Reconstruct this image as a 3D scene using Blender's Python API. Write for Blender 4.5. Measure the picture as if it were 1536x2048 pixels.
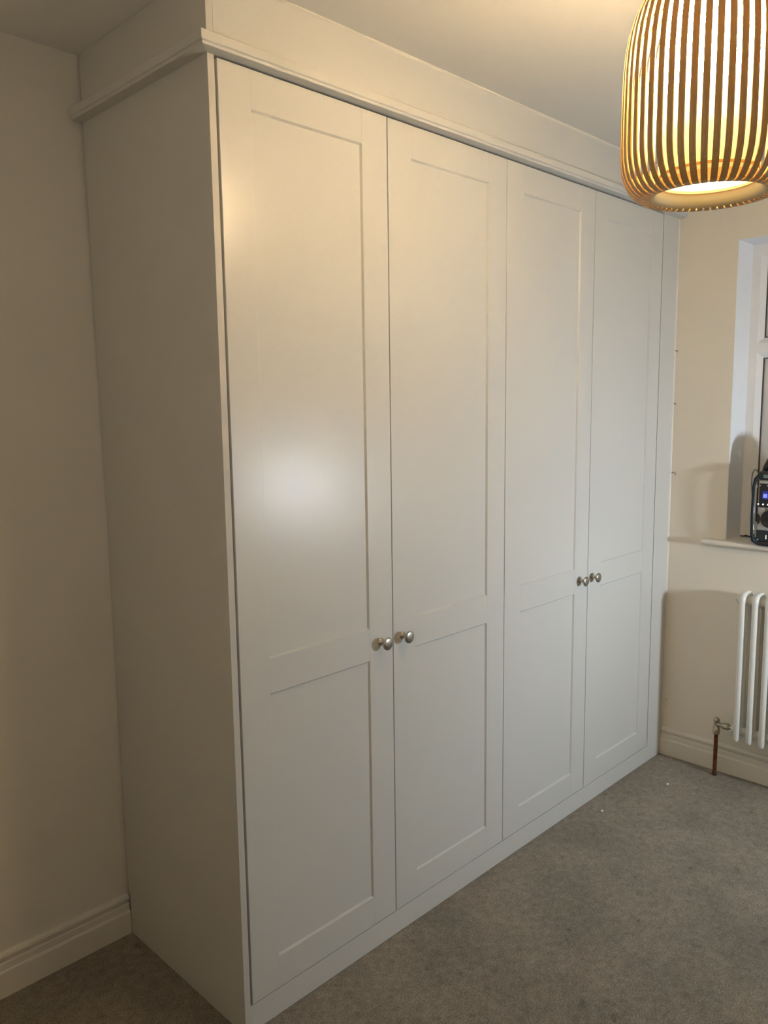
import bpy, math, random
from mathutils import Vector, Matrix
random.seed(7)
for o in list(bpy.data.objects): bpy.data.objects.remove(o)
SC = bpy.context.scene
COL = SC.collection
pi, cos, sin = math.pi, math.cos, math.sin

# ------------------------------------------------------------------ camera
CAM = (-1.0233, -1.52181, 1.55633)
YAW, PITCH, ROLL, FPX = 0.78999, -0.133122, -0.013081, 1595.47
f_ = Vector((sin(YAW)*cos(PITCH), cos(YAW)*cos(PITCH), sin(PITCH)))
r_ = Vector((cos(YAW), -sin(YAW), 0)); u_ = r_.cross(f_)
rr = cos(ROLL)*r_ + sin(ROLL)*u_; uu = -sin(ROLL)*r_ + cos(ROLL)*u_
cd = bpy.data.cameras.new('camera'); cam = bpy.data.objects.new('camera', cd); COL.objects.link(cam)
cam.matrix_world = Matrix(((rr.x, uu.x, -f_.x, CAM[0]), (rr.y, uu.y, -f_.y, CAM[1]), (rr.z, uu.z, -f_.z, CAM[2]), (0, 0, 0, 1)))
cd.sensor_fit = 'VERTICAL'; cd.sensor_height = 36.0; cd.lens = FPX/2048*36.0; cd.clip_start = 0.02
SC.camera = cam

# ------------------------------------------------------------------ world, light, exposure
w = bpy.data.worlds.new('dusk'); SC.world = w; w.use_nodes = True
w.node_tree.nodes['Background'].inputs[0].default_value = (0.10, 0.13, 0.20, 1)
w.node_tree.nodes['Background'].inputs[1].default_value = 0.25
SC.view_settings.view_transform = 'Standard'; SC.view_settings.look = 'None'
SC.view_settings.gamma = 1.0; SC.view_settings.use_curve_mapping = False
SC.view_settings.exposure = 0.16
SC.cycles.use_denoising = True
SC.cycles.max_bounces = 10; SC.cycles.diffuse_bounces = 7
SC.cycles.sample_clamp_indirect = 6.0

# the fitters' cool LED work light, standing in the room out of shot to the right
ld = bpy.data.lights.new('work_light', 'AREA'); ld.shape = 'DISK'; ld.size = 0.13
ld.energy = 11.5; ld.spread = math.radians(125); ld.color = (0.79, 0.90, 1.0)
lo = bpy.data.objects.new('work_light', ld); COL.objects.link(lo)
lo.location = (1.79, -2.0, 1.12)
lo.rotation_euler = (Vector((1.60, 0.0, 0.95)) - Vector(lo.location)).to_track_quat('-Z', 'Y').to_euler()
# added soft fill, behind left of the camera, to lift the dark end panel
hd = bpy.data.lights.new('left_fill', 'AREA'); hd.shape = 'RECTANGLE'; hd.size = 0.8; hd.size_y = 1.5
hd.energy = 7.0; hd.color = (1.0, 0.90, 0.76)
ho = bpy.data.objects.new('left_fill', hd); COL.objects.link(ho)
ho.location = (-1.70, -1.3, 1.75); ho.rotation_euler = (0, -pi/2-0.45, 0)
LAMP_POWER = 1.0

# ------------------------------------------------------------------ materials
def mat(name, col, rough=0.5, metal=0.0, bump=None, mott=None, spec=0.5, emit=None, coat=0.0):
    m = bpy.data.materials.new(name); m.use_nodes = True
    nt = m.node_tree; b = nt.nodes['Principled BSDF']
    b.inputs['Base Color'].default_value = (*col, 1); b.inputs['Roughness'].default_value = rough
    b.inputs['Metallic'].default_value = metal; b.inputs['Specular IOR Level'].default_value = spec
    b.inputs['Coat Weight'].default_value = coat
    tc = nt.nodes.new('ShaderNodeTexCoord')
    if emit:
        b.inputs['Emission Color'].default_value = (*emit[0], 1); b.inputs['Emission Strength'].default_value = emit[1]
    if mott:                     # (scale, second colour, contrast lo, hi)
        n = nt.nodes.new('ShaderNodeTexNoise'); n.inputs['Scale'].default_value = mott[0]; n.inputs['Detail'].default_value = 5
        mr = nt.nodes.new('ShaderNodeMapRange'); mr.inputs[1].default_value = mott[2]; mr.inputs[2].default_value = mott[3]
        mx = nt.nodes.new('ShaderNodeMix'); mx.data_type = 'RGBA'
        mx.inputs[6].default_value = (*col, 1); mx.inputs[7].default_value = (*mott[1], 1)
        nt.links.new(tc.outputs['Object'], n.inputs['Vector']); nt.links.new(n.outputs['Fac'], mr.inputs[0])
        nt.links.new(mr.outputs[0], mx.inputs[0]); nt.links.new(mx.outputs[2], b.inputs['Base Color'])
    if bump:                     # (scale, strength, distance)
        n = nt.nodes.new('ShaderNodeTexNoise'); n.inputs['Scale'].default_value = bump[0]; n.inputs['Detail'].default_value = 4
        bp = nt.nodes.new('ShaderNodeBump'); bp.inputs['Strength'].default_value = bump[1]; bp.inputs['Distance'].default_value = bump[2]
        nt.links.new(tc.outputs['Object'], n.inputs['Vector']); nt.links.new(n.outputs['Fac'], bp.inputs['Height'])
        nt.links.new(bp.outputs[0], b.inputs['Normal'])
    return m

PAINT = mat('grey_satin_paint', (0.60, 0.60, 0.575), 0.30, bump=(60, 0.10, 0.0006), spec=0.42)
PANELP = mat('grey_paint_dull', (0.56, 0.55, 0.51), 0.55, bump=(60, 0.10, 0.0006), spec=0.3)  # duller, slightly darker copy of the door paint for end panel and return
WALLR = mat('cream_emulsion', (0.80, 0.755, 0.665), 0.75, bump=(9, 0.25, 0.004), mott=(2.5, (0.78, 0.735, 0.645), 0.35, 0.7), spec=0.25)
WALLB = mat('cream_emulsion_back', (0.76, 0.73, 0.665), 0.75, bump=(6, 0.35, 0.006), mott=(3, (0.73, 0.70, 0.635), 0.35, 0.7), spec=0.25)
WALLW = mat('pale_emulsion', (0.82, 0.80, 0.76), 0.8, spec=0.2)
CEIL = mat('ceiling_emulsion', (0.76, 0.745, 0.71), 0.85, bump=(7, 0.25, 0.004), spec=0.2)
WHITE = mat('white_gloss_trim', (0.74, 0.71, 0.64), 0.38, bump=(30, 0.08, 0.001))
UPVC = mat('white_upvc', (0.78, 0.79, 0.80), 0.3)
REVEAL = mat('white_reveal_paint', (0.82, 0.83, 0.85), 0.6, bump=(12, 0.2, 0.003))
GASKET = mat('black_gasket', (0.05, 0.05, 0.05), 0.7)
RAD = mat('white_radiator_enamel', (0.80, 0.80, 0.76), 0.28, spec=0.5)
NICKEL = mat('brushed_nickel', (0.48, 0.45, 0.39), 0.30, metal=1.0, bump=(400, 0.12, 0.0003))
BRASSN = mat('aged_nickel_brass', (0.50, 0.45, 0.34), 0.33, metal=1.0, bump=(200, 0.2, 0.0005))
COPPER = mat('dull_copper', (0.22, 0.08, 0.022), 0.5, metal=0.6, mott=(60, (0.12, 0.04, 0.014), 0.4, 0.65))
DARK = mat('painted_cavity_shade', (0.03, 0.028, 0.024), 0.9)  # near-black colour stands in for the shade inside the wardrobe
BLACK = mat('black_plastic', (0.012, 0.013, 0.015), 0.42)
TEAL = mat('dark_teal_plastic', (0.005, 0.016, 0.027), 0.6, spec=0.3)
SILVER = mat('silver_grey_plastic', (0.42, 0.42, 0.40), 0.45, bump=(300, 0.1, 0.0003))
SCREENB = mat('black_display_glass', (0.008, 0.008, 0.012), 0.12)
LCD = mat('blue_lcd', (0.01, 0.015, 0.10), 0.3, emit=((0.05, 0.06, 0.60), 0.3))
LCDW = mat('lcd_icon', (0.1, 0.12, 0.4), 0.3, emit=((0.25, 0.3, 0.9), 0.8))
DOT = mat('white_button_mark', (0.85, 0.85, 0.85), 0.4, emit=((1, 1, 1), 0.5))
CHIP = mat('white_paint_chip', (0.85, 0.84, 0.8), 0.6)
HOOKM = mat('tarnished_steel', (0.17, 0.15, 0.12), 0.5, metal=0.7)

def carpet_mat():
    m = mat('grey_beige_carpet', (0.2, 0.19, 0.17), 0.95, spec=0.1)
    nt = m.node_tree; b = nt.nodes['Principled BSDF']; N = nt.nodes; L = nt.links
    tc = [n for n in N if n.type == 'TEX_COORD'][0]
    def noise(s, d, r=0.6):
        n = N.new('ShaderNodeTexNoise'); n.inputs['Scale'].default_value = s; n.inputs['Detail'].default_value = d
        n.inputs['Roughness'].default_value = r; L.new(tc.outputs['Object'], n.inputs['Vector']); return n
    fine, mid, big = noise(240, 4, 0.85), noise(38, 6, 0.75), noise(3.4, 5, 0.6)
    spk = noise(17, 6, 0.7)
    def ramp(n, c0, c1, p0, p1):
        r = N.new('ShaderNodeValToRGB'); e = r.color_ramp.elements
        e[0].position, e[0].color = p0, (*c0, 1); e[1].position, e[1].color = p1, (*c1, 1)
        L.new(n.outputs['Fac'], r.inputs[0]); return r
    a = ramp(fine, (0.155, 0.138, 0.112), (0.570, 0.530, 0.460), 0.36, 0.66)
    c = ramp(mid, (0.80, 0.79, 0.77), (1.13, 1.13, 1.13), 0.38, 0.62)
    d = ramp(big, (0.80, 0.80, 0.79), (1.10, 1.07, 1.03), 0.36, 0.62)
    m1 = N.new('ShaderNodeMix'); m1.data_type = 'RGBA'; m1.blend_type = 'MULTIPLY'; m1.inputs[0].default_value = 1
    m2 = N.new('ShaderNodeMix'); m2.data_type = 'RGBA'; m2.blend_type = 'MULTIPLY'; m2.inputs[0].default_value = 1
    L.new(a.outputs[0], m1.inputs[6]); L.new(c.outputs[0], m1.inputs[7])
    L.new(m1.outputs[2], m2.inputs[6]); L.new(d.outputs[0], m2.inputs[7]); 
    k = ramp(spk, (0.66, 0.66, 0.64), (1.0, 1.0, 1.0), 0.33, 0.41)
    m3 = N.new('ShaderNodeMix'); m3.data_type = 'RGBA'; m3.blend_type = 'MULTIPLY'; m3.inputs[0].default_value = 1
    L.new(m2.outputs[2], m3.inputs[6]); L.new(k.outputs[0], m3.inputs[7]); L.new(m3.outputs[2], b.inputs['Base Color'])
    bp = N.new('ShaderNodeBump'); bp.inputs['Strength'].default_value = 0.9; bp.inputs['Distance'].default_value = 0.006
    ad = N.new('ShaderNodeMath'); ad.operation = 'ADD'; L.new(fine.outputs['Fac'], ad.inputs[0]); L.new(mid.outputs['Fac'], ad.inputs[1])
    L.new(ad.outputs[0], bp.inputs['Height']); L.new(bp.outputs[0], b.inputs['Normal'])
    b.inputs['Sheen Weight'].default_value = 0.15
    return m
CARPET = carpet_mat()

def wood_mat():                  # thin golden veneer: some of the lamp's light comes through it
    m = bpy.data.materials.new('golden_wood_veneer'); m.use_nodes = True
    nt = m.node_tree; N = nt.nodes; L = nt.links; b = N['Principled BSDF']; out = N['Material Output']
    tc = N.new('ShaderNodeTexCoord'); mp = N.new('ShaderNodeMapping'); mp.inputs['Scale'].default_value = (90, 90, 6)
    n = N.new('ShaderNodeTexNoise'); n.inputs['Scale'].default_value = 3; n.inputs['Detail'].default_value = 4
    r = N.new('ShaderNodeValToRGB'); e = r.color_ramp.elements
    e[0].position, e[0].color = 0.3, (0.38, 0.25, 0.095, 1); e[1].position, e[1].color = 0.7, (0.55, 0.38, 0.16, 1)
    L.new(tc.outputs['Object'], mp.inputs[0]); L.new(mp.outputs[0], n.inputs['Vector']); L.new(n.outputs['Fac'], r.inputs[0])
    L.new(r.outputs[0], b.inputs['Base Color']); b.inputs['Roughness'].default_value = 0.38
    t = N.new('ShaderNodeBsdfTranslucent'); t.inputs[0].default_value = (0.50, 0.31, 0.09, 1)
    mx = N.new('ShaderNodeMixShader'); mx.inputs[0].default_value = 0.11
    L.new(b.outputs[0], mx.inputs[1]); L.new(t.outputs[0], mx.inputs[2]); L.new(mx.outputs[0], out.inputs[0])
    return m
WOOD = wood_mat()
RINGM = mat('pale_wood_ring', (0.62, 0.47, 0.25), 0.5)

def glow_mat(name, stops, z0, z1, power):
    """lit fabric diffuser: brightest level with the bulb inside, dimmer and yellower away from it"""
    m = bpy.data.materials.new(name); m.use_nodes = True
    nt = m.node_tree; N = nt.nodes; L = nt.links; b = N['Principled BSDF']
    b.inputs['Base Color'].default_value = (0.8, 0.65, 0.35, 1); b.inputs['Roughness'].default_value = 0.7
    tc = N.new('ShaderNodeTexCoord'); sp = N.new('ShaderNodeSeparateXYZ'); L.new(tc.outputs['Object'], sp.inputs[0])
    mr = N.new('ShaderNodeMapRange'); mr.inputs[1].default_value = z0; mr.inputs[2].default_value = z1
    L.new(sp.outputs[2], mr.inputs[0])
    r = N.new('ShaderNodeValToRGB'); els = r.color_ramp.elements
    while len(els) < len(stops): els.new(0.5)
    rs = N.new('ShaderNodeValToRGB'); es = rs.color_ramp.elements
    while len(es) < len(stops): es.new(0.5)
    mxs = max(s[2] for s in stops)
    for i, (p, c, s) in enumerate(stops):
        els[i].position = p; els[i].color = (*c, 1); es[i].position = p; es[i].color = (s/mxs, s/mxs, s/mxs, 1)
    ml = N.new('ShaderNodeMath'); ml.operation = 'MULTIPLY'; ml.inputs[1].default_value = mxs*power
    L.new(mr.outputs[0], r.inputs[0]); L.new(mr.outputs[0], rs.inputs[0]); L.new(rs.outputs[0], ml.inputs[0])
    L.new(r.outputs[0], b.inputs['Emission Color']); L.new(ml.outputs[0], b.inputs['Emission Strength'])
    return m

# ------------------------------------------------------------------ mesh helpers (all in world coordinates)
class MB:
    def __init__(s): s.v = []; s.f = []; s.sm = []
    def add(s, vs, fs, smooth=False):
        n = len(s.v); s.v += [tuple(v) for v in vs]
        for f in fs: s.f.append(tuple(i+n for i in f)); s.sm.append(smooth)
        return s
    def quad(s, a, b, c, d): return s.add([a, b, c, d], [(0, 1, 2, 3)])
    def box(s, x0, x1, y0, y1, z0, z1, ch=0.0):
        if ch <= 0:
            v = [(x, y, z) for x in (x0, x1) for y in (y0, y1) for z in (z0, z1)]
            return s.add(v, [(0, 1, 3, 2), (4, 6, 7, 5), (0, 4, 5, 1), (2, 3, 7, 6), (0, 2, 6, 4), (1, 5, 7, 3)])
        import bmesh
        bm = bmesh.new(); bmesh.ops.create_cube(bm, size=1)
        for v in bm.verts: v.co = Vector(((x0+x1)/2+v.co.x*(x1-x0), (y0+y1)/2+v.co.y*(y1-y0), (z0+z1)/2+v.co.z*(z1-z0)))
        bmesh.ops.bevel(bm, geom=bm.edges[:], offset=ch, segments=2, profile=0.5, affect='EDGES')
        bm.verts.index_update(); s.add([v.co for v in bm.verts], [[v.index for v in f.verts] for f in bm.faces]); bm.free()
        return s
    def prism(s, prof, a, b, axis):
        """extrude a closed 2-D outline along an axis from a to b; axis x: (y,z), y: (x,z), z: (x,y)"""
        def P(t, p): return {'x': (t, p[0], p[1]), 'y': (p[0], t, p[1]), 'z': (p[0], p[1], t)}[axis]
        n = len(prof); v = [P(a, p) for p in prof] + [P(b, p) for p in prof]
        return s.add(v, [(i, (i+1) % n, n+(i+1) % n, n+i) for i in range(n)] + [tuple(range(n))[::-1], tuple(range(n, 2*n))])
    def tube(s, pts, r, seg=12, caps=True, closed=False):
        pts = [Vector(p) for p in pts]; n = len(pts); rings = []
        rad = r if isinstance(r, (list, tuple)) else [r]*n
        up = None
        for i, p in enumerate(pts):
            if closed: d = pts[(i+1) % n]-pts[i-1]
            else: d = pts[min(i+1, n-1)]-pts[max(i-1, 0)]
            d.normalize()
            if up is None:
                up = Vector((0, 0, 1)) if abs(d.z) < 0.9 else Vector((0, 1, 0))
            a = (up - d*up.dot(d)).normalized(); up = a; b = d.cross(a)
            rings.append([p + (a*cos(2*pi*k/seg)+b*sin(2*pi*k/seg))*rad[i] for k in range(seg)])
        v = [x for rg in rings for x in rg]; fs = []
        for i in range(n if closed else n-1):
            j = (i+1) % n
            fs += [(i*seg+k, i*seg+(k+1) % seg, j*seg+(k+1) % seg, j*seg+k) for k in range(seg)]
        if caps and not closed: fs += [tuple(range(seg))[::-1], tuple((n-1)*seg+k for k in range(seg))]
        return s.add(v, fs, True)
    def lathe(s, prof, c, axis='z', seg=32, closed=False):
        """spin (radius, height) about an axis through c"""
        v = []
        for r, h in prof:
            for k in range(seg):
                a = 2*pi*k/seg; p, q = r*cos(a), r*sin(a)
                v.append({'z': (c[0]+p, c[1]+q, c[2]+h), 'y': (c[0]+p, c[1]+h, c[2]+q), 'x': (c[0]+h, c[1]+p, c[2]+q)}[axis])
        n = len(prof); fs = []
        for i in range(n if closed else n-1):
            j = (i+1) % n
            fs += [(i*seg+k, i*seg+(k+1) % seg, j*seg+(k+1) % seg, j*seg+k) for k in range(seg)]
        if not closed:
            if prof[0][0] > 1e-6: fs.append(tuple(range(seg))[::-1])
            if prof[-1][0] > 1e-6: fs.append(tuple((n-1)*seg+k for k in range(seg)))
        return s.add(v, fs, True)
    def build(s, name, m, parent=None, label=None, mats=None, idx=None, fixn=True):
        o0 = WL.get(parent.name, Vector((0, 0, 0))) if parent else Vector((0, 0, 0))
        me = bpy.data.meshes.new(name)
        me.from_pydata([(v[0]-o0.x, v[1]-o0.y, v[2]-o0.z) for v in s.v], [], s.f)
        for p, sm in zip(me.polygons, s.sm): p.use_smooth = sm
        if fixn:
            import bmesh
            bm = bmesh.new(); bm.from_mesh(me); bmesh.ops.remove_doubles(bm, verts=bm.verts, dist=1e-6)
            bmesh.ops.recalc_face_normals(bm, faces=bm.faces); bm.to_mesh(me); bm.free()
        if any(s.sm):
            try: me.set_sharp_from_angle(angle=math.radians(42))
            except Exception: pass
        me.materials.append(m)
        o = bpy.data.objects.new(name, me); COL.objects.link(o)
        if parent: o.parent = parent
        WL[o.name] = o0
        if label: o['label'] = label
        return o
WL = {}
def thing(name, label, cat, loc, group=None):
    o = bpy.data.objects.new(name, None); COL.objects.link(o); o.location = loc; o.empty_display_size = 0.05
    o['label'] = label; o['category'] = cat
    if group: o['group'] = group
    WL[o.name] = Vector(loc); return o
def tag(o, label, cat, group=None):
    o['label'] = label; o['category'] = cat
    if group: o['group'] = group
    return o
def struct(o): o['kind'] = 'structure'; return o

# ------------------------------------------------------------------ measures
L, D, H = 2.2580, 0.5952, 2.4692          # wardrobe length to the right wall, depth, room height
P0, W, ZB, ZT = 0.0175, 0.5250, 0.0738, 2.2986
S, R1, R2, R3, R4 = 0.0917, 2.2117, 0.9483, 0.8600, 0.1598
XL, YN = -1.75, -3.25                     # the unseen left and near walls
WX0, WX1 = L, 2.41                        # wall face, window plane
WY0, WY1, WZ0, WZ1 = -0.243, -1.50, 0.990, 2.180

# ------------------------------------------------------------------ room shell
def grid_plane(P, U, V, nu, nv, f=None):
    m = MB(); vs = []
    for i in range(nu+1):
        for j in range(nv+1):
            p = Vector(P)+Vector(U)*(i/nu)+Vector(V)*(j/nv)
            if f: p = p+f(p)
            vs.append(p)
    m.add(vs, [(i*(nv+1)+j, (i+1)*(nv+1)+j, (i+1)*(nv+1)+j+1, i*(nv+1)+j+1) for i in range(nu) for j in range(nv)], True)
    return m
struct(MB().box(XL-0.1, L+0.1, YN-0.1, D+0.1, -0.08, 0.0).build('floor', CARPET))
struct(MB().box(XL-0.1, L+0.25, YN-0.1, D+0.1, H, H+0.08).build('ceiling', CEIL))
# the plaster of the back wall bows a little towards the room half way up
bk = MB()
def bow(z): return -0.010*sin(pi*min(max((z-0.1)/2.1, 0), 1))
nz = 24
prof = [(D+bow(H*i/nz), H*i/nz) for i in range(nz+1)] + [(D+0.1, H), (D+0.1, 0)]
bk.prism(prof, XL-0.1, L+0.1, 'x'); bk.sm = [True]*len(bk.sm)
struct(bk.build('wall_back', WALLB))
struct(MB().box(XL-0.1, XL, YN-0.1, D, 0, H).build('wall_left', WALLW))
struct(MB().box(XL, L, YN-0.1, YN, 0, H).build('wall_front', WALLW))
wr = MB()
wr.box(WX0, WX1+0.12, WY0, D, 0, H); wr.box(WX0, WX1+0.12, YN-0.1, WY1, 0, H)
wr.box(WX0, WX1+0.12, WY1, WY0, 0, WZ0-0.022); wr.box(WX0, WX1+0.12, WY1, WY0, WZ1, H)
struct(wr.build('wall_right', WALLR))
# painted reveal linings (white, unlike the cream wall face)
lin = MB(); e = 0.0015
lin.box(WX0+0.0005, WX1, WY0-e, WY0, WZ0, WZ1); lin.box(WX0+0.0005, WX1, WY1, WY1+e, WZ0, WZ1); lin.box(WX0+0.0005, WX1, WY1, WY0, WZ1-e, WZ1)
struct(lin.build('trim_1', REVEAL))

def skirt_profile(flip):      # (distance out of wall, height)
    return [(0, 0), (0.018, 0), (0.018, 0.067), (0.0165, 0.0710), (0.0120, 0.0730), (0.0120, 0.0915), (0.0100, 0.0940), (0.0035, 0.0955),
            (0.0035, 0.1010), (0.0125, 0.1050), (0.0130, 0.1110), (0.0105, 0.1170), (0.0045, 0.1210), (0, 0.1210)]
sk = MB(); pr = [(D-0.001-o+0.001, z) for o, z in skirt_profile(0)]
sk.prism(pr, XL, -0.001, 'x'); struct(sk.build('baseboard_back', WHITE))
sk = MB(); pr = [(L-o, z) for o, z in skirt_profile(0)]
sk.prism(pr, YN, -0.001, 'y'); struct(sk.build('baseboard_right', WHITE))
sk = MB(); pr = [(XL+o, z) for o, z in skirt_profile(0)]
sk.prism(pr, YN, D-0.019, 'y'); struct(sk.build('baseboard_left', WHITE))
sk = MB(); pr = [(YN+o, z) for o, z in skirt_profile(0)]
sk.prism(pr, XL+0.019, L-0.019, 'x'); struct(sk.build('baseboard_front', WHITE))

# ------------------------------------------------------------------ window
win = bpy.data.objects.new('window_1', None); COL.objects.link(win); win.location = (WX1, (WY0+WY1)/2, WZ0); win['kind'] = 'structure'
WL['window_1'] = Vector(win.location)
FY = [(-0.277, -0.855), (-0.890, -1.466)]; FZ = [(1.030, 1.750), (1.786, 2.138)]
fr = MB(); bd = MB(); gk = MB(); xf, xb = WX1-0.002, WX1+0.06
ys = [WY0-e, FY[0][0], FY[0][1], FY[1][0], FY[1][1], WY1+e]; zs = [WZ0, FZ[0][0], FZ[0][1], FZ[1][0], FZ[1][1], WZ1-e]
for i in (0, 2, 4): fr.box(xf, xb, ys[i+1], ys[i], zs[0], zs[5])
for j in (0, 2, 4):
    for i in (1, 3): fr.box(xf, xb, ys[i+1], ys[i], zs[j], zs[j+1])
fr.build('window_frame', UPVC, win)
for (ya, yb) in FY:
    for (za, zb) in FZ:
        b = 0.022; dpt = 0.014; bead = MB(); g = MB()
        o = [(ya, za), (yb, za), (yb, zb), (ya, zb)]; i_ = [(ya-b, za+b), (yb+b, za+b), (yb+b, zb-b), (ya-b, zb-b)]
        for k in range(4):
            k2 = (k+1) % 4
            A, B, Cc, Dd = (xf, *o[k]), (xf, *o[k2]), (xf+dpt, *i_[k2]), (xf+dpt, *i_[k])
            bead.quad(A, B, Cc, Dd); bead.quad(Cc, Dd, (xf+dpt+0.012, *i_[k]), (xf+dpt+0.012, *i_[k2]))
        bead.build('glazing_bead', UPVC, win, fixn=False)
        y0, y1, z0, z1 = ya-b, yb+b, za+b, zb-b; t = 0.004
        g.box(xf+dpt+0.001, xf+dpt+0.014, y0-t, y0, z0, z1); g.box(xf+dpt+0.001, xf+dpt+0.014, y1, y1+t, z0, z1)
        g.box(xf+dpt+0.001, xf+dpt+0.014, y1+t, y0-t, z0, z0+t); g.box(xf+dpt+0.001, xf+dpt+0.014, y1+t, y0-t, z1-t, z1)
        g.build('gasket', GASKET, win)
        MB().box(xf+dpt+0.008, xf+dpt+0.026, y1, y0, z0, z1).build('pane', bpy.data.materials.get('frosted_pane') or mat('frosted_pane', (0.62, 0.62, 0.60), 0.22, spec=0.5), win, 'pale frosted pane')
SX, SZ1, SZ0, SY = L-0.045, 0.990, 0.968, -0.160
def nose(x0, z0, z1, n=6):
    r = (z1-z0)/2; return [(x0+r-r*sin(pi*k/n), (z0+z1)/2+r*cos(pi*k/n)) for k in range(n+1)]
sl = MB()
sl.prism([(L, SZ1)]+nose(SX, SZ0, SZ1)+[(L, SZ0)], SY, WY1-0.08, 'y'); sl.box(L, WX1, WY1+e, WY0-e, SZ0, SZ1)
sl.sm = [False]*len(sl.sm)
sl.build('window_sill', WHITE, win, 'cream painted window board')

# ------------------------------------------------------------------ fitted wardrobe
WR = thing('fitted_wardrobe', 'tall pale grey built-in wardrobe with four panelled doors filling the alcove', 'wardrobe', (L/2, D/2, 0))
g1 = 0.0006
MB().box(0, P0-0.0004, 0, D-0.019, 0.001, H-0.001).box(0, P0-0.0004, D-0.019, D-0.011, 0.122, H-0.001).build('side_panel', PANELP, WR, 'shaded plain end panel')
MB().box(P0, P0+0.001+4*W+0.0015, 0.0, 0.019, 0.001, ZB-0.0022).build('plinth', PAINT, WR)
MB().box(P0+4*W+0.0030, L-0.0015, 0.0, 0.019, 0.001, ZT+0.002).build('filler_panel', PAINT, WR)
fz = MB().box(P0+0.0004, L-0.001, 0.0002, 0.019, ZT+0.0025, H-0.001); fz.build('frieze_panel', PAINT, WR, 'plain frieze board up to the ceiling')
MB().box(P0, L-0.002, 0.045, D-0.022, 0.002, H-0.003).build('carcass', DARK, WR, 'near-black block standing for the shaded interior behind the door gaps')
cb = MB().prism([(-0.0045, H-0.0005), (-0.0042, H-0.0035), (0.0, H-0.0065), (0.0, H-0.0005)], 0.0, L-0.001, 'x')
cb.build('sealant_bead', WHITE, WR, 'thin white sealant line along the ceiling')
sb = MB().prism([(L-0.0005, -0.0042), (L-0.0045, 0.0), (L-0.0005, 0.0)], 0.13, ZT, 'z')
sb.build('sealant_bead', WHITE, WR, 'white sealant line beside the right wall')
# cornice: profile (projection, z), mitred round the left corner
CP = [(0.0, 2.2995), (0.0300, 2.2995), (0.0312, 2.3008), (0.0312, 2.3050), (0.0322, 2.3062), (0.0350, 2.3068), (0.0362, 2.3082),
      (0.0362, 2.3255), (0.0350, 2.3268), (0.0, 2.3268)]
def sweep_cornice(segs, name):
    m = MB(); n = len(CP)
    v = [p for sta in segs for p in sta]
    fs = [(k*n+i, k*n+(i+1) % n, (k+1)*n+(i+1) % n, (k+1)*n+i) for k in range(len(segs)-1) for i in range(n)]
    fs += [tuple(range(n))[::-1], tuple(range((len(segs)-1)*n, len(segs)*n))]
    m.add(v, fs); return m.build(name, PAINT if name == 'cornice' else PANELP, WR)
sweep_cornice([[(-o, -o-0.0001, z) for o, z in CP], [(L-0.0005, -o-0.0001, z) for o, z in CP]], 'cornice')
sweep_cornice([[(-o-0.0001, D-0.012, z) for o, z in CP], [(-o-0.0001, -o, z) for o, z in CP]], 'cornice_return')

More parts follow.
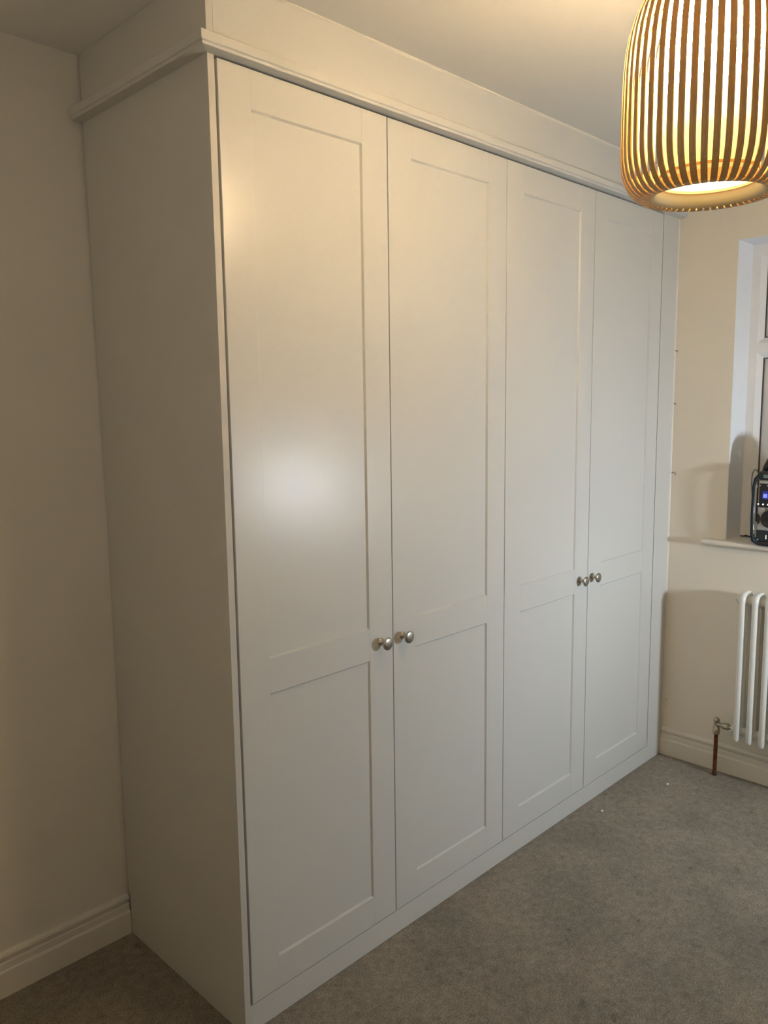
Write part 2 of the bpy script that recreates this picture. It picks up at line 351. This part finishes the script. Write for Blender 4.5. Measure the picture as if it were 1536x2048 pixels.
CH, CD = 0.0044, 0.0055     # chamfer width and recess depth
def knob_mesh(x, z):
    pr = [(0.0, 0.0), (0.0105, 0.0), (0.0112, -0.0015), (0.0100, -0.0032), (0.0072, -0.0055), (0.0058, -0.0090), (0.0056, -0.0140),
          (0.0068, -0.0175), (0.0100, -0.0198), (0.0150, -0.0222), (0.0176, -0.0248), (0.0181, -0.0270), (0.0174, -0.0290), (0.0155, -0.0303),
          (0.0100, -0.0315), (0.0, -0.0320)]
    return MB().lathe(pr, (x, 0.0, z), 'y', 40)
def door(i, xa, xb, kx):
    a, b = xa, xb; zb, zt = ZB+0.0005, ZT-0.0030; back = 0.022
    core = MB().box(a+0.01, b-0.01, CD, 0.018, zb+0.01, zt-0.01)
    d = core.build('door', PAINT, WR)
    Xi, Xj = P0+i*W+S, P0+(i+1)*W-S
    ops = [(R4, R3), (R2, R1)]
    for side in (0, 1):
        m = MB(); e_ = 0.0008
        o_, n_ = (a, Xi) if side == 0 else (b, Xj); sg = 1 if side == 0 else -1
        # outer edge softened, front face, chamfers beside the two panels
        m.quad((o_, back, zb), (o_, back, zt), (o_, e_, zt), (o_, e_, zb))
        m.quad((o_, e_, zb), (o_, e_, zt), (o_+sg*e_, 0, zt), (o_+sg*e_, 0, zb))
        m.quad((o_+sg*e_, 0, zb), (o_+sg*e_, 0, zt), (n_, 0, zt), (n_, 0, zb))
        m.quad((o_, 0.001, zb), (n_, 0.001, zb), (n_, back, zb), (o_, back, zb)); m.quad((o_, 0.001, zt), (n_, 0.001, zt), (n_, back, zt), (o_, back, zt))
        m.quad((o_, back, zb), (n_, back, zb), (n_, back, zt), (o_, back, zt))
        for (z0, z1) in ops: m.quad((n_, 0, z0), (n_, 0, z1), (n_+sg*CH, CD, z1-CH), (n_+sg*CH, CD, z0+CH))
        zz = [zb, R4, R3, R2, R1, zt]
        for k in (0, 2, 4): m.quad((n_, 0, zz[k]), (n_, 0, zz[k+1]), (n_, CD, zz[k+1]), (n_, CD, zz[k]))
        s_ = m.build('stile', PAINT, d)
    jo = 0.00035
    for (z0, z1, lo_, hi_) in ((zb, R4, 0, 1), (R3, R2, 1, 1), (R1, zt, 1, 0)):
        m = MB()
        x0, x1 = Xi+jo, Xj-jo
        m.quad((x0, 0.0001, z0), (x1, 0.0001, z0), (x1, 0.0001, z1), (x0, 0.0001, z1))
        m.quad((x0, 0.0001, z0), (x0, 0.0001, z1), (x0, CD, z1), (x0, CD, z0)); m.quad((x1, 0.0001, z0), (x1, 0.0001, z1), (x1, CD, z1), (x1, CD, z0))
        if hi_: m.quad((Xi, 0, z1), (Xj, 0, z1), (Xj-CH, CD, z1+CH), (Xi+CH, CD, z1+CH))
        else: m.quad((x0, 0.0001, z1), (x1, 0.0001, z1), (x1, back, z1), (x0, back, z1))
        if lo_: m.quad((Xi, 0, z0), (Xj, 0, z0), (Xj-CH, CD, z0-CH), (Xi+CH, CD, z0-CH))
        else: m.quad((x0, 0.0001, z0), (x1, 0.0001, z0), (x1, back, z0), (x0, back, z0))
        m.build('rail', PAINT, d, fixn=False)
    knob_mesh(kx, 0.9045).build('knob', NICKEL, d, 'brushed nickel knob')
kxs = (0.4940, 0.5810, 1.5360, 1.6240)
for i in range(4):
    xa = P0+i*W+(0.0065 if i == 0 else 0.0015); xb = P0+(i+1)*W-0.0015
    door(i, xa, xb, kxs[i])

# ------------------------------------------------------------------ pendant lamp
PX, PY, PZ = 0.4925, -0.8710, 1.9295
LP = thing('pendant_lamp', 'large lit barrel pendant lamp of golden wooden strips hanging from the ceiling', 'lamp', (PX, PY, PZ))
prof = [(0.0963, 0.0106), (0.0985, 0.0053), (0.1033, 0.0013), (0.1107, 0.0), (0.1203, 0.0021), (0.1299, 0.0085), (0.1389, 0.0181), (0.1464, 0.0309), (0.1517, 0.0458), (0.1549, 0.066), (0.1559, 0.0905), (0.1559, 0.1384), (0.1554, 0.1863), (0.1544, 0.2235), (0.1517, 0.2555), (0.1469, 0.2853), (0.1389, 0.314), (0.1267, 0.3385), (0.1107, 0.3577), (0.0915, 0.3704), (0.0788, 0.3768)]
NS = 51
slat0 = None
for k in range(NS):
    a = 2*pi*(k+0.35)/NS
    if slat0 is None:
        m = MB(); vs = []; n = len(prof)
        for i, (r, h) in enumerate(prof):
            p0 = prof[max(i-1, 0)]; p1 = prof[min(i+1, n-1)]; tx, tz = p1[0]-p0[0], p1[1]-p0[1]; q = math.hypot(tx, tz)
            nx, nz_ = tz/q, -tx/q; hw = min(0.0056, pi*r/NS*0.74)
            for (t, yy) in ((0.0010, -hw), (0.0010, hw), (-0.0010, hw), (-0.0010, -hw)):
                vs.append((r+nx*t, yy, h+nz_*t))
        fs = [(i*4+j, i*4+(j+1) % 4, (i+1)*4+(j+1) % 4, (i+1)*4+j) for i in range(n-1) for j in range(4)] + [(3, 2, 1, 0), tuple((n-1)*4+j for j in range(4))]
        m.add([(v[0]+PX, v[1]+PY, v[2]+PZ) for v in vs], fs)
        o = m.build('slat', WOOD, LP); slat0 = o
    else:
        o = slat0.copy(); COL.objects.link(o); o.parent = LP
    o.rotation_euler = (0, 0, a)
# lower ring the strips are fixed to, with its smooth inner lip
MB().lathe([(0.1010, 0.0045), (0.0985, 0.0060), (0.0945, 0.0110), (0.0915, 0.0200), (0.0900, 0.0280), (0.0880, 0.0280), (0.0890, 0.0150), (0.0925, 0.0075), (0.0960, 0.0040), (0.1005, 0.0022)],
           (PX, PY, PZ), 'z', 72, closed=True).build('lower_ring', RINGM, LP)
MB().lathe([(0.0750, 0.3660), (0.0930, 0.3580), (0.0945, 0.3610), (0.0760, 0.3700)], (PX, PY, PZ), 'z', 72, closed=True).build('upper_ring', RINGM, LP)
WARM = (1.0, 0.705, 0.375)
GL = glow_mat('lit_fabric', [(0.0, (1.0, 0.72, 0.20), 1.0), (0.22, (1.0, 0.84, 0.28), 1.7), (0.45, (1.0, 0.86, 0.50), 6.0), (0.62, WARM, 235.0), (0.85, WARM, 235.0), (1.0, WARM, 80.0)], 0.040, 0.34, LAMP_POWER)
dr = 0.0850
MB().lathe([(dr, z) for z in (0.0420, 0.09, 0.15, 0.20, 0.25, 0.335)], (PX, PY, PZ), 'z', 64).build('diffuser', GL, LP, 'glowing fabric cylinder')
MB().lathe([(dr, 0.0370), (dr+0.0012, 0.0370), (dr+0.0012, 0.0420), (dr, 0.0420)], (PX, PY, PZ), 'z', 64, closed=True).build('diffuser_band', mat('tan_band', (0.45, 0.30, 0.12), 0.6), LP)
MB().lathe([(dr-0.0010, 0.0260), (dr, 0.0260), (dr, 0.0370), (dr-0.0010, 0.0370)], (PX, PY, PZ), 'z', 64, closed=True).build('diffuser_skirt', mat('peach_skirt', (0.75, 0.52, 0.24), 0.6, emit=((1.0, 0.60, 0.22), 0.55)), LP)
MB().lathe([(0.0, 0.0305), (dr-0.002, 0.0305), (dr-0.002, 0.0330), (0.0, 0.0330)], (PX, PY, PZ), 'z', 64).build('lower_diffuser', mat('lit_disc', (0.9, 0.8, 0.5), 0.6, emit=((1.0, 0.84, 0.52), 2.2*LAMP_POWER)), LP, 'glowing cream disc seen through the open base')
MB().lathe([(0.0, 0.340), (dr, 0.340), (dr, 0.336), (0.0, 0.336)], (PX, PY, PZ), 'z', 48).build('top_plate', RINGM, LP)
MB().lathe([(0.0, 0.340), (0.012, 0.340), (0.016, 0.366), (0.012, 0.390), (0.004, 0.396), (0.0, 0.396)], (PX, PY, PZ), 'z', 24).build('lamp_holder', BRASSN, LP)
for k in range(3):
    a = 2*pi*k/3+0.4
    MB().tube([(PX+0.01*cos(a), PY+0.01*sin(a), PZ+0.358), (PX+0.078*cos(a), PY+0.078*sin(a), PZ+0.366)], 0.0018, 8).build('spoke', BRASSN, LP)
MB().tube([(PX, PY, PZ+0.394), (PX, PY, H-0.022)], 0.0028, 10).build('flex', mat('pale_flex', (0.6, 0.58, 0.5), 0.6), LP)
MB().lathe([(0.0, -0.028), (0.012, -0.027), (0.042, -0.014), (0.048, 0.0)], (PX, PY, H), 'z', 32).build('ceiling_rose', UPVC, LP)

# ------------------------------------------------------------------ column radiator under the window
RX = L-0.070
RD = thing('column_radiator', 'white three-column radiator on the wall beneath the window board', 'radiator', (RX, -0.64, 0.19))
xf_, xm_, xb_ = L-0.108, L-0.070, L-0.032
zl, zh, tr = 0.190, 0.806, 0.0125
col0 = None; NC = 20; y0c = -0.3630; pc = 0.0490
for k in range(NC):
    if col0 is None:
        y = y0c; m = MB(); bend = 0.022
        arc = [(xf_+bend*(1-cos(t)), y, zh-tr-bend+bend*sin(t)) for t in [pi/2*i/5 for i in range(6)]]
        arc2 = [(xb_-bend*(1-cos(t)), y, zh-tr-bend+bend*sin(t)) for t in [pi/2*(5-i)/5 for i in range(6)]]
        low = [(xb_, y, zl+0.012), (xb_, y, zl+0.004), (xb_, y, zl)]
        path = [(xf_, y, zl), (xf_, y, zl+0.004), (xf_, y, zl+0.012), (xf_, y, 0.40), (xf_, y, 0.60)] + arc + arc2 + [(xb_, y, 0.60), (xb_, y, 0.40)] + low
        rad_ = [0.004, 0.0100, tr] + [tr]*(len(path)-6) + [tr, 0.0100, 0.004]
        m.tube(path, rad_, 14)
        m.tube([(xm_, y, zl+0.01), (xm_, y, zh-tr)], tr, 12)
        m.tube([(xm_, y-pc/2, 0.768), (xm_, y+pc/2, 0.768)], 0.0185, 14, caps=(k == 0)); m.tube([(xm_, y-pc/2, 0.226), (xm_, y+pc/2, 0.226)], 0.0185, 14, caps=True)
        m.tube([(xf_, y, 0.768), (xb_, y, 0.768)], 0.014, 12); m.tube([(xf_, y, 0.226), (xb_, y, 0.226)], 0.014, 12)
        o = m.build('column', RAD, RD, fixn=False); col0 = o
    else:
        o = col0.copy(); COL.objects.link(o); o.parent = RD; o.location = (0, -pc*k, 0)
yl = y0c+pc/2
MB().lathe([(0.0185, 0.0), (0.0200, 0.001), (0.0200, 0.0055), (0.0140, 0.0075), (0.0, 0.0078)], (xm_, yl, 0.768), 'y', 24).build('end_plug', RAD, RD)
MB().lathe([(0.0035, 0.0078), (0.0045, 0.0085), (0.0045, 0.0145), (0.0, 0.0150)], (xm_, yl, 0.764), 'y', 12).build('bleed_valve', BRASSN, RD, 'small dark bleed valve')
MB().lathe([(0.0185, 0.0), (0.0200, 0.001), (0.0200, 0.0055), (0.0140, 0.0075), (0.0, 0.0078)], (xm_, yl, 0.226), 'y', 24).build('end_plug', RAD, RD)
PXp, PYp = L-0.066, -0.2660
vz = 0.2260
vb = MB()
vb.lathe([(0.0, -0.042), (0.0135, -0.042), (0.0140, -0.040), (0.0140, -0.018), (0.0115, -0.015), (0.0105, 0.010), (0.0125, 0.013), (0.0125, 0.020), (0.0100, 0.023), (0.0085, 0.026), (0.0, 0.027)], (PXp, PYp, vz), 'z', 20)
vb.build('lockshield_valve', BRASSN, RD, 'aged nickel lockshield valve')
vt = MB().lathe([(0.0100, -0.006), (0.0100, -0.024), (0.0125, -0.027), (0.0150, -0.032), (0.0150, -0.048), (0.0110, -0.052), (0.0090, -0.060), (0.0090, -0.076)], (xm_+0.002, PYp, vz), 'y', 8)
vt.build('union_nut', BRASSN, RD)
MB().tube([(PXp, PYp, 0.002), (PXp, PYp, 0.19)], 0.0080, 16).build('feed_pipe', COPPER, RD, 'bare copper pipe rising from the carpet')
MB().lathe([(0.0085, 0.0), (0.0105, 0.001), (0.0105, 0.009), (0.0085, 0.011)], (PXp, PYp, 0.002), 'z', 16).build('pipe_collar', mat('dark_collar', (0.05, 0.025, 0.012), 0.6), RD)

# ------------------------------------------------------------------ jobsite radio on the sill
RA = thing('jobsite_radio', 'rugged portable radio in black, teal and grey with blue display on the window board', 'radio', (2.27, -0.52, SZ1))
ra, rb = -0.3720, -0.6680                 # left and right ends
xF, xB = 2.206, 2.362
bz = SZ1
MB().box(xF, xB, rb+0.012, ra-0.012, bz+0.014, 1.262, 0.012).build('body', SILVER, RA)
# roll cage: four uprights, bumpers top and bottom
for (xx, yy) in ((xF-0.0165, ra+0.002), (xF-0.0165, rb+0.002), (xB+0.002, ra-0.004), (xB+0.002, rb+0.004)):
    sgn = -1 if yy > -0.5 else 1; inx = 0.018 if xx < 2.3 else -0.018
    pts = [(xx+inx, yy+sgn*0.016, bz+0.011), (xx+inx*0.3, yy+sgn*0.004, bz+0.020), (xx, yy, bz+0.046), (xx, yy+0.002, 1.12), (xx, yy, 1.225), (xx+inx*0.3, yy+sgn*0.004, 1.252), (xx+inx, yy+sgn*0.014, 1.266)]
    MB().tube(pts, [0.008, 0.0070, 0.0056, 0.0050, 0.0056, 0.0070, 0.008], 12).build('cage_bar', TEAL, RA)
MB().tube([(xF+0.004, ra-0.002, 1.035), (xF+0.002, ra+0.005, 1.06), (xF+0.002, ra+0.006, 1.14), (xF+0.002, ra+0.005, 1.20), (xF+0.004, ra-0.002, 1.225)], 0.0045, 10).build('side_strip', UPVC, RA, 'pale strip at the left side')  # thin pale strip left of the front upright
MB().box(xF-0.008, xB+0.004, rb+0.010, ra-0.010, bz+0.0005, bz+0.020, 0.007).build('base_bumper', BLACK, RA)
MB().box(xF-0.010, xB+0.004, rb+0.008, ra-0.008, 1.248, 1.284, 0.010).build('top_bumper', BLACK, RA)
MB().prism([(xF-0.0112, 1.258), (xF-0.0112, 1.270), (xF-0.006, 1.276), (xF-0.006, 1.258)], rb+0.05, ra-0.030, 'y').build('top_stripe', mat('grey_teal_stripe', (0.16, 0.22, 0.23), 0.4), RA)
hx = xF+0.022
hp = [(hx, ra-0.016, 1.268), (hx, ra-0.020, 1.296), (hx, ra-0.034, 1.325), (hx, ra-0.062, 1.346), (hx, ra-0.105, 1.353), (hx, -0.52, 1.355),
      (hx, rb+0.105, 1.353), (hx, rb+0.062, 1.346), (hx, rb+0.034, 1.325), (hx, rb+0.020, 1.296), (hx, rb+0.016, 1.268)]
hm = MB().tube(hp, 0.0125, 14); hm.v = [(hx+0.035+(v[0]-hx)*3.0, v[1], v[2]) for v in hm.v]; hm.build('carry_handle', BLACK, RA)
pf = xF-0.004
MB().box(pf, xF+0.004, rb+0.020, ra-0.012, 1.052, 1.246, 0.003).build('face_plate', SILVER, RA, 'pale grey control panel')
dp = MB().box(pf-0.0022, pf+0.001, rb+0.024, ra-0.0155, 1.142, 1.236, 0.001).build('display_panel', SCREENB, RA, 'glossy black display panel')
MB().box(pf-0.0030, pf-0.0020, -0.600, -0.4000, 1.176, 1.206).build('screen', LCD, dp, 'lit blue screen')
MB().box(pf-0.0034, pf-0.0026, -0.4180, -0.4030, 1.181, 1.196).box(pf-0.0034, pf-0.0026, -0.440, -0.424, 1.186, 1.191).box(pf-0.0034, pf-0.0026, -0.470, -0.444, 1.186, 1.191).build('screen_icon', LCDW, dp)
for yy in (-0.3858, -0.4037, -0.4220, -0.4400, -0.4580, -0.4760):
    MB().lathe([(0.0, -0.0005), (0.0034, -0.0005), (0.0034, 0.0005), (0.0, 0.0005)], (pf-0.0024, yy, 1.1548), 'x', 16).build('button_mark', DOT, dp)
for yy in (-0.3895, -0.418, -0.446):
    MB().lathe([(0.0, -0.0008), (0.0030, -0.0008), (0.0030, 0.0005), (0.0, 0.0005)], (pf-0.0024, yy, 1.228), 'x', 14).build('small_button', SILVER, dp)
MB().lathe([(0.0, -0.0015), (0.0050, -0.0015), (0.0060, 0.0), (0.0, 0.0)], (pf, -0.4170, 1.1345), 'x', 18).build('oval_button', HOOKM, RA)
for yy in (-0.4300, -0.6080):
    gr = MB().lathe([(0.0, 0.001), (0.012, 0.000), (0.026, -0.002), (0.0310, -0.0035), (0.0335, -0.0035), (0.0345, 0.0)], (pf, yy, 1.0980), 'x', 36).build('speaker', BLACK, RA, 'round black speaker grille')
    MB().lathe([(0.0, -0.0055), (0.008, -0.0045), (0.011, -0.001), (0.0, -0.0008)], (pf, yy, 1.0980), 'x', 24).build('speaker_cone', mat('charcoal_cone', (0.03, 0.03, 0.028), 0.6), gr)
MB().prism([(ra-0.0125, 1.118), (ra-0.0125, 1.072), (ra-0.0190, 1.078), (ra-0.0225, 1.086), (ra-0.0225, 1.104), (ra-0.0190, 1.112)], pf-0.0015, pf+0.001, 'x').build('side_vent', BLACK, RA)
lw = MB().box(pf-0.003, xF+0.002, rb+0.016, ra-0.0105, bz+0.022, 1.052, 0.003).build('lower_panel', mat('blue_black_panel', (0.015, 0.022, 0.028), 0.35), RA)
MB().box(pf-0.0042, pf-0.0025, -0.4225, -0.4195, 1.0200, 1.0360).build('panel_mark', DOT, lw)
MB().box(pf-0.0040, pf-0.002, ra-0.0210, ra-0.0150, 1.012, 1.018, 0.0008).build('panel_screw', SILVER, lw)
MB().tube([(2.222, -0.374, 1.272), (2.232, -0.362, 1.285), (2.242, -0.350, 1.284), (2.252, -0.341, 1.272), (2.262, -0.335, 1.255), (2.270, -0.332, 1.225), (2.300, -0.330, 1.12), (2.335, -0.328, 1.02), (2.350, -0.322, SZ1+0.006)], 0.0020, 8).build('aerial_wire', HOOKM, RA)
cbp = [(2.352, -0.330, SZ1+0.004), (2.372, -0.300, SZ1+0.004), (2.362, -0.282, SZ1+0.010), (2.378, -0.272, SZ1+0.004), (2.386, -0.288, SZ1+0.004), (2.372, -0.262, SZ1+0.004), (2.388, -0.254, SZ1+0.004)]
tag(MB().tube(cbp, 0.0026, 8).build('cable', BLACK), 'thin black cable end lying on the window board left of the radio', 'cable')

# ------------------------------------------------------------------ little things
def hook(y, z, r, label):
    pts = [(L+0.004, y-0.001, z+0.002)]+[(L-0.004-0.006*sin(t)*0.8, y-r*(1-cos(t)), z+r*0.2+r*sin(t)) for t in [pi*(0.15+1.2*i/8) for i in range(9)]]
    tag(MB().tube(pts, 0.0011, 8).build('wall_hook', HOOKM), label, 'hook')
hook(-0.0090, 1.2500, 0.0070, 'curled wire hook in the cream wall, level with the radio display')
hook(-0.0065, 1.5450, 0.0035, 'tiny bent pin in the cream wall, second above the window board')
hook(-0.0050, 1.7630, 0.0040, 'tiny bent pin in the cream wall, highest beside the wardrobe')
hook(-0.0160, 0.2480, 0.0028, 'tiny bent pin low in the cream wall above the skirting')
def chip(x, y, s, label):
    m = MB(); n = 7
    ring = [(x+s*(0.8+0.35*random.random())*cos(2*pi*k/n), y+0.75*s*(0.8+0.35*random.random())*sin(2*pi*k/n)) for k in range(n)]
    v = [(a, b, 0.0005) for a, b in ring]+[(x+(a-x)*0.75, y+(b-y)*0.75, 0.0040) for a, b in ring]
    m.add(v, [(k, (k+1) % n, n+(k+1) % n, n+k) for k in range(n)]+[tuple(range(n, 2*n)), tuple(range(n))[::-1]])
    tag(m.build('paint_chip', CHIP), label, 'debris')
chip(1.604, -0.076, 0.0065, 'white paint chip on the carpet nearest the wardrobe plinth')
chip(1.982, -0.161, 0.0065, 'white paint chip on the carpet nearest the right wall')
